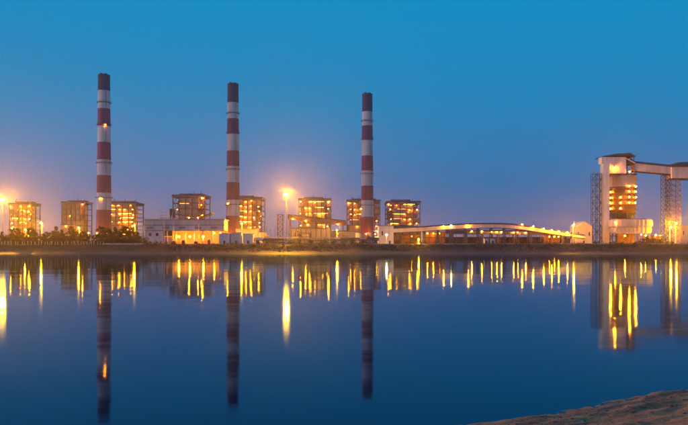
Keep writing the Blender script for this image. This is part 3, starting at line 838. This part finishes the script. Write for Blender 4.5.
lattice(jt, 'lattice_bay', XJ(671.6), XJ(680.6), 0, 8, 0, ZJ(179.5), m_(5.2,D_), .30, M['rust'])
lattice(jt, 'lattice_bay', XJ(700), XJ(709), 0, 8, 0, ZJ(179.5), m_(5.2,D_), .30, M['rust'])
MB().beam((XJ(668),4,ZJ(175)),(XJ(668),4,ZJ(174.2)),3,7).build('bearing_beam', M['steel'], jt)

# ------------------------------------------------------------------ lamp masts
def mast(x, y, D, label, kind, r, n=1, ring=False, t=.28):
    Hm = pz(y, D)-GROUND
    root = thing('lamp_mast', label, 'lamp mast', (px(x, D), D, GROUND), 0, 'sodium lamp masts')
    b = MB(); b.tube((0,0,0),(0,0,Hm-.3),t*1.5,t*.7,10); b.tube((0,0,0),(0,0,.4),t*3,t*3,10); b.build('pole', M['conc'], root)
    if ring:
        MB().tube((0,0,Hm-.2),(0,0,Hm+.1),1.5,1.5,16).build('lamp_ring', M['hood'], root)
        for k in range(n):
            a = 2*math.pi*(k+.5)/n - math.pi/2
            lamp(kind, r, root, (1.25*math.cos(a), 1.25*math.sin(a), Hm-.2-r*1.35))
    else:
        MB().beam((0,0,Hm-.1),(0,-1.6,Hm+.3),.18).build('arm', M['conc'], root)
        lamp(kind, r, root, (0, -1.7, Hm-r*1.3+.3))
    return root
mast(286.3, 192.8, 500, 'tall lamp mast with glaring head between middle and right chimney', 'lamp_big', .62, 4, True, .36)
mast(2.5, 198.0, 520, 'tall lamp mast with glaring head at the left edge', 'lamp_big', .62, 4, True, .36)
mast(42, 222.5, 560, 'bright lamp mast between the two leftmost boiler houses', 'lamp_big', .62)
mast(79.5, 227.6, 500, 'short bright lamp in front of the dim boiler house', 'lamp_big', .38)
mast(135, 225.0, 540, 'bright lamp between the leftmost chimney and the pump house', 'lamp_big', .42)
mast(217.3, 225.8, 500, 'yellow lamp just left of the middle chimney foot', 'lamp_big', .36)
mast(242, 223.4, 560, 'yellow lamp just right of the middle chimney foot', 'lamp_big', .4)
mast(337, 230, 560, 'whitish lamp left of the right chimney foot', 'lamp_big', .38)
mast(573, 224.6, 492, 'yellow lamp at the right end of the long conveyor', 'lamp_big', .42)
mast(669.8, 226.8, 518, 'glaring lamp at the foot of the right lattice legs', 'lamp_big', .6)
mast(675.5, 222.8, 535, 'second glaring lamp, higher up, at the right lattice legs', 'lamp_big', .5)
mast(655, 234.5, 570, 'small orange lamp left of the right lattice legs', 'lamp_mid', .7)
mast(660, 234.8, 572, 'small orange lamp nearest the right lattice legs', 'lamp_mid', .6)
mast(386.5, 233.6, 480, 'whitish lamp in front of the conveyor end house', 'lamp_white', .9)
mast(418.5, 239.5, 470, 'low yellow lamp below the conveyor start', 'lamp_big', .3)
mast(13, 228, 620, 'lamp in the glow under the left corner of the far left boiler house', 'lamp_big', .34)
mast(26, 229.5, 640, 'lamp in the glow under the right corner of the far left boiler house', 'lamp_big', .36)
mast(56, 231, 640, 'small lamp above the trees left of the dim boiler house', 'lamp_big', .28)

# ------------------------------------------------------------------ pipe rack along the shore, middle
def pipe_rack(x0, x1, ytop, D, label):
    L_ = m_(x1-x0, D); H = pz(ytop, D)-GROUND
    root = thing('pipe_rack', label, 'pipe rack', (px(x0, D), D, GROUND))
    for k, (yy, r) in enumerate(((0,.45),(1.2,.4),(2.3,.35))):
        MB().tube((0,yy,H-r+.0),(L_,yy,H-r),r,r,10).build('pipe', M['pipe'], root)
    n = int(L_/7)
    pm = MB().box(-.2,.2,-.2,.2,0,H-1.0).box(-.2,.2,2.4,2.8,0,H-1.0).box(-.25,.25,-.6,3.0,H-.99,H-.92).mesh('support', M['conc'])
    for i in range(n+1): link('support', pm, root, (L_*i/n, 0, 0))
    MB().box(0,L_,3.1,3.5,H-2.2,H-1.6).build('cable_tray', M['rust'], root)
pipe_rack(254, 379, 237.6, 466, 'long pipe rack lit orange along the shore under the lamp mast')

# small things on the ground in the middle: transformers, lattice, slim poles
def poles():
    spec = [(258,226.5),(262,228.5),(266.5,225.5),(270.5,229),(275,226)]
    names = ['leftmost','second','middle','fourth','rightmost']
    for (x, y), nm in zip(spec, names):
        D = 600; H = pz(y, D)-GROUND
        r = thing('utility_pole', f'thin dark utility pole, {nm} of five, left of the lamp mast', 'pole', (px(x,D), D, GROUND), 0, 'utility poles left of the lamp mast')
        MB().tube((0,0,0),(0,0,H),.3,.18,8).build('pole', M['rust'], r)
        MB().beam((-1.4,0,H-.8),(1.4,0,H-.8),.2).build('crossarm', M['rust'], r)
        for k in (-1.2,0,1.2): MB().tube((k,0,H-.7),(k,0,H-.2),.12,.12,6).build('insulator', M['wht'], r)
poles()
D_ = 640.0
rt = thing('lattice_tower', 'dark lattice tower just left of the tall lamp mast', 'tower', (px(280,D_), D_, GROUND))
lattice(rt, 'lattice_bay', m_(-2.6,D_), m_(2.6,D_), 0, 5, 0, pz(214.5,D_)-GROUND, m_(5,D_), .4, M['rust'], True)

def workshop_gear():
    D = 617.0
    root = thing('pipe_manifold', 'tangle of pipes and valves standing in front of the mauve workshop', 'pipes', (px(310,D), D, GROUND))
    rg = random.Random(44)
    for k in range(9):
        xa = m_(rg.uniform(-19, 12), D); xb = xa + m_(rg.uniform(3, 10), D); z = rg.uniform(2, 11); r = rg.uniform(.25,.6); y = -1.5-k*.35
        b = MB(); b.tube((xa,y,0),(xa,y,z),r,r,8); b.tube((xa,y,z),(xb,y,z),r,r,8); b.tube((xb,y,z),(xb,y,0),r,r,8); b.build('pipe', M['pipe'] if k % 2 else M['rust'], root)
    for k in range(8):
        x = m_(-19+k*5, D); MB().box(x-.3,x+.3,-.9,-.5,0,13.2).build('frame_post', M['steel'], root)
    MB().box(m_(-19,D)-.4, m_(16,D)+.4, -.95, -.45, 13.3, 13.8).build('frame_beam', M['steel'], root)
workshop_gear()
def transformer(x, D, sc_, label):
    root = thing('transformer', label, 'transformer', (px(x, D), D, GROUND), 0, 'transformers on the plant ground')
    MB().box(-1.6*sc_,1.6*sc_,-1.1*sc_,1.1*sc_,.3,3.2*sc_).build('tank', M['steel2'], root)
    for k in range(6):
        q = (-1.35+k*.54)*sc_; MB().box(q-.08,q+.08,-1.6*sc_,-1.1*sc_-.003,.6,2.7*sc_).build('cooling_fin', M['steel2'], root)
    for k in (-1,0,1):
        b = MB(); b.tube((k*sc_,0,3.2*sc_+.003),(k*sc_,0,4.6*sc_),.22*sc_,.12*sc_,8); b.build('bushing', M['rust'], root)
    MB().tube((-1.5*sc_,.6,3.9*sc_),(1.5*sc_,.6,3.9*sc_),.45*sc_,.45*sc_,10).build('oil_conservator', M['steel2'], root)
    MB().box(-1.9*sc_,1.9*sc_,-1.7*sc_,1.4*sc_,0,.29).build('plinth', M['conc'], root)
for i_, (x_, d_, q_) in enumerate(((257,530,1.2),(267,540,1.5),(273,528,1.1),(296,540,1.3),(305,545,1.6),(326,540,1.2),(334,548,1.5),(345,540,1.7),(352,535,1.2))):
    transformer(x_, d_, q_, f'blue grey transformer, {ORD[i_]} from the left behind the pipe rack')
def tank(x, rpx, ytop, D, label):
    r = m_(rpx, D); H = pz(ytop, D)-GROUND
    root = thing('storage_tank', label, 'tank', (px(x, D), D, GROUND))
    MB().tube((0,0,0),(0,0,H),r,r,24).build('shell', M['grey'], root)
    MB().tube((0,0,H+.003),(0,0,H+.9),r*1.02,r*.2,24).build('lid', M['roof'], root)
    b = MB(); b.beam((r*.5,-r*.95,0),(r*.5,-r*.95,H),.15); b.beam((r*.5+.5,-r*.95,0),(r*.5+.5,-r*.95,H),.15); b.build('ladder', M['rust'], root)
tank(262.5, 4.5, 232.5, 560, 'round grey tank left of the lamp mast lattice')
tank(360, 4.5, 233, 520, 'round grey tank at the foot of the right chimney')
tank(371, 4.0, 232.5, 522, 'round grey tank beside the conveyor end house')

# dark backing shed, added to darken under the conveyor, and a low trestle
def dark_backing_shed():
    D = 566.0; x0, x1 = 447, 572
    root = thing('dark_backing_shed', 'long dark shed added to darken the space behind the long conveyor', 'shed', (px(x0,D), D, GROUND))
    L_ = m_(x1-x0, D); H = pz(232.6, D)-GROUND
    n = 14
    for i in range(n):
        xa, xb = L_*i/n, L_*(i+1)/n
        if i % 4 == 1: MB().box(xa+.05,xb-.05,0,.2,.2,H*.5).build('wall_panel', M['steel'], root)
        MB().beam((xa,-.2,.2),(xb,-.2,H-.4),.2).build('brace', M['rust'], root)
        MB().box(xa-.2,xa+.2,-.4,-.003,0,H-.02).build('column', M['rust'], root)
        MB().prism([(xa,H),(xb,H),(xb,H+.3),(xa,H+.3)], -1.0, 14).build('roof_panel', M['roof'], root)
    MB().box(0,L_,13.5,13.8,0,H*.6).build('back_wall', M['dark'], root)  # dark sheet in place of the shade under the conveyor
dark_backing_shed()
def low_trestle(x0, x1, ytop, D, label):
    root = thing('low_trestle', label, 'trestle', (px(x0,D), D, GROUND))
    L_ = m_(x1-x0, D); H = pz(ytop, D)-GROUND; n = int(L_/4)
    for i in range(n):
        xa, xb = L_*i/n, L_*(i+1)/n; b = MB()
        b.beam((xa,0,0),(xa,0,H),.3); b.beam((xa,0,.2),(xb,0,H-.3),.2); b.beam((xb,0,.2),(xa,0,H-.3),.2); b.beam((xa,0,H-.15),(xb,0,H-.15),.3); b.beam((xa,0,H),(xa,2.4,H),.3); b.beam((xa,2.4,0),(xa,2.4,H),.3)
        b.build('trestle_bay', M['steel'], root)
        MB().box(xa+.05,xb-.05,-.1,2.5,H+.16,H+1.0 if i % 5 else H+1.5).build('belt_cover', M['roof'] if i % 4 else M['pale2'], root)
low_trestle(334, 379, 239.4, 455, 'low dark trestle with belt covers below the right chimney')
low_trestle(256, 284, 240.2, 457, 'low dark trestle with belt covers left of the lamp mast')

# shore wall made of panels, right half
def shore_wall(x0, x1, label, h, yoff, m):
    D = 448.0
    root = thing('shore_wall', label, 'wall', (px(x0, D), D, GROUND-.3))
    L_ = m_(x1-x0, D); n = int(round(L_/7))
    pm = MB().box(.05, L_/n-.05, -.15, .15, 0, h).box(-.12, .12, -.25, .25, 0, h+.12).mesh('wall_panel', m)
    for i in range(n): link('wall_panel', pm, root, (L_*i/n, 0, 0))
shore_wall(432, 690, 'low pale shore wall running below the long conveyor and silo tower', .9, 0, M['conc'])
shore_wall(258, 378, 'low concrete shore wall below the pipe rack', 1.0, 0, M['conc'])
shore_wall(104, 146, 'short pale shore wall between the fence and the pump house', 1.0, 0, M['conc'])

# fence with pale posts along the left shore
def fence():
    D = 447.0
    root = thing('boundary_fence', 'wire fence with pale concrete posts along the left shore', 'fence', (px(-8,D), D, GROUND-.4))
    L_ = m_(112, D); n = 34
    pm = MB().box(-.16,.16,-.16,.16,0,2.6).mesh('post', M['conc'])
    rd = random.Random(5)
    for i in range(n+1):
        o = link('post', pm, root, (L_*i/n+rd.uniform(-.5,.5), 0, 0)); o.rotation_euler = (rd.uniform(-.04,.04), rd.uniform(-.08,.08), 0); o.scale = (1,1,rd.uniform(.75,1.1))
        if i % 4 == 1:
            s = link('post', pm, root, (L_*i/n+1.0, 0, 0)); s.rotation_euler = (0, rd.choice((-.42,.42)), 0); s.scale = (.8,.8,.9)
    for z in (.6,1.2,1.8,2.4): MB().beam((0,0,z),(L_,0,z),.05).build('wire', M['rust'], root)
fence()

# ------------------------------------------------------------------ trees and shrubs
def tree_meshes(seed, H, spread, nleaf, ls, conical=False):
    rd = random.Random(seed)
    b = MB(); lean = rd.uniform(-.05,.05)*H
    b.tube((0,0,-.3),(lean*.4,0,H*.45),.05*H*.5,.028*H*.5,7); b.tube((lean*.4,0,H*.45),(lean,0,H*.85),.028*H*.5,.008*H*.5,6)
    cl = []
    for k in range(rd.randint(22, 30)):
        a = rd.uniform(0, 6.283); h = H*rd.uniform(.08,.95)
        rr = spread*rd.uniform(.15,1)*(1.15-h/H if conical else math.sin(math.pi*min(1,max(.1,(h/H-.02)*1.0)))**.6)
        c = Vector((lean*h/H+rr*math.cos(a), rr*math.sin(a), h)); cl.append((c, rd.uniform(.4,1.0)*spread*.36))
        b.tube((lean*.5*h/H,0,h*.62), c, .014*H*.5, .005*H*.5, 5)
    lf = MB()
    for i in range(nleaf):
        c, r = rd.choice(cl)
        v = Vector((rd.gauss(0,1),rd.gauss(0,1),rd.gauss(0,.75))).normalized()*r*abs(rd.gauss(.75,.4))
        p = c+v
        n = Vector((rd.gauss(0,1),rd.gauss(0,1),rd.gauss(0,1)+.4)).normalized()
        t = n.cross(Vector((rd.gauss(0,1),rd.gauss(0,1),rd.gauss(0,1)))).normalized(); s = n.cross(t)
        q = ls*rd.uniform(.6,1.3)
        lf.add([p-t*q, p+s*q*.45, p+t*q, p-s*q*.45], [(0,1,2,3)])
    return b.mesh('trunk', M['bark']), lf
rd = random.Random(21)
TV = []
for k in range(6):
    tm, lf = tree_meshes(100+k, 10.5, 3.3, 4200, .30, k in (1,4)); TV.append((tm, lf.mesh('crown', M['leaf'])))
SV = []
for k in range(4):
    tm, lf = tree_meshes(200+k, 2.6, 1.9, 420, .26); SV.append((tm, lf.mesh('crown', M['leaf2'])))
def plant(name, V, k, x, D, s, label, cat, group, base=None):
    X_ = px(x, D)
    r = thing(name, label, cat, (X_, D, base if base is not None else far_z(X_, D)-.05), rd.uniform(0,6.28), group)
    r.scale = (s*rd.uniform(.9,1.15), s*rd.uniform(.9,1.15), s)
    link('trunk', V[k][0], r); link('crown', V[k][1], r)
tx = [2+i*4.55 for i in range(31)]
for i, x in enumerate(tx):
    plant('shore_tree', TV, rd.randrange(6), x+rd.uniform(-1,1), 456+rd.uniform(0,16), rd.choice((.6,.75,.85,.95,1.05,1.2))*rd.uniform(.93,1.07), f'dark leafy tree, {ORD[i]} from the left in the row along the left shore', 'tree', 'dark trees along the left shore')
gx = [258,268,276,292,301,310,322,333,344,352,364,374]
for i, x in enumerate(gx):
    plant('shore_shrub', SV, rd.randrange(4), x+rd.uniform(-2,2), 450+rd.uniform(0,8), rd.uniform(.7,1.2), f'low dark shrub, {ORD[i]} from the left in front of the pipe rack', 'shrub', 'shrubs in front of the pipe rack')
gx = [150,156,161,167,172]
for i, x in enumerate(gx):
    plant('shore_shrub', SV, rd.randrange(4), x, 452+rd.uniform(0,6), rd.uniform(.6,.95), f'low dark shrub, {ORD[i]} from the left at the foot of the pump house', 'shrub', 'shrubs at the pump house')
gx = [(596,441,.8),(603,440,1.0),(610,442,.9),(616,441,1.2),(622,443,1.35),(628,441,1.1),(635,443,.9),(643,455,1.5),(648,456,1.7),(654,455,1.6),(660,457,1.3)]
for i, (x, D, s) in enumerate(gx):
    plant('shore_shrub', SV, rd.randrange(4), x, D, s, f'green shrub, {ORD[i]} from the left on the bank below the silo tower', 'shrub', 'shrubs on the bank below the silo tower')
gx = [398,407,455,462,471,505,516,540]
for i, x in enumerate(gx):
    plant('shore_shrub', SV, rd.randrange(4), x, 452+rd.uniform(0,5), rd.uniform(.6,.9), f'small dark shrub, {ORD[i]} from the left under the long conveyor', 'shrub', 'shrubs under the long conveyor')

def scrub(name, label, x0, x1, D0, D1, n, hmax, ls, m, seed, clump):
    r = random.Random(seed); b = MB()
    for i in range(n):
        X_ = px(r.uniform(x0, x1), 452); Y_ = r.uniform(D0, D1)
        dn = nz(X_, Y_*2, clump, seed)
        if dn < -.12: continue
        z = far_z(X_, Y_) + r.random()**1.5*hmax*(.35+1.1*max(0, dn+.12))
        p = Vector((X_, Y_, z)); n_ = Vector((r.gauss(0,1),r.gauss(0,1),r.gauss(0,1))).normalized()
        t = n_.cross(Vector((r.gauss(0,1),r.gauss(0,1),r.gauss(0,1)))).normalized(); q = ls*r.uniform(.5,1.3); u_ = n_.cross(t)
        b.add([p-t*q, p+u_*q*.45, p+t*q, p-u_*q*.45], [(0,1,2,3)])
    o = b.build(name, m); o['kind'] = 'stuff'; tag(o, label, 'undergrowth')
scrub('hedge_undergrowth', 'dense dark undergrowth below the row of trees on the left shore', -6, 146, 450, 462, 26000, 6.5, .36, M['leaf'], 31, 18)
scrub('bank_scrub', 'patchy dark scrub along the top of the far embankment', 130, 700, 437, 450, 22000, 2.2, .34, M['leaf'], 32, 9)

# ------------------------------------------------------------------ evening haze
if HAZE:
    hb_ = MB().box(-6200, 6200, -300, 5300, -8, 320)
    hm = bpy.data.materials.new('evening_haze'); hm.use_nodes = True
    t = hm.node_tree; t.nodes.clear()
    v = t.nodes.new('ShaderNodeVolumePrincipled'); v.inputs['Color'].default_value = (.9,.85,.85,1)
    v.inputs['Density'].default_value = HAZE; v.inputs['Anisotropy'].default_value = .9
    o_ = t.nodes.new('ShaderNodeOutputMaterial'); t.links.new(v.outputs[0], o_.inputs['Volume'])
    h = hb_.build('haze', hm); h['kind'] = 'stuff'; h['label'] = 'thin evening haze over the lagoon and the power station'; h['category'] = 'haze'
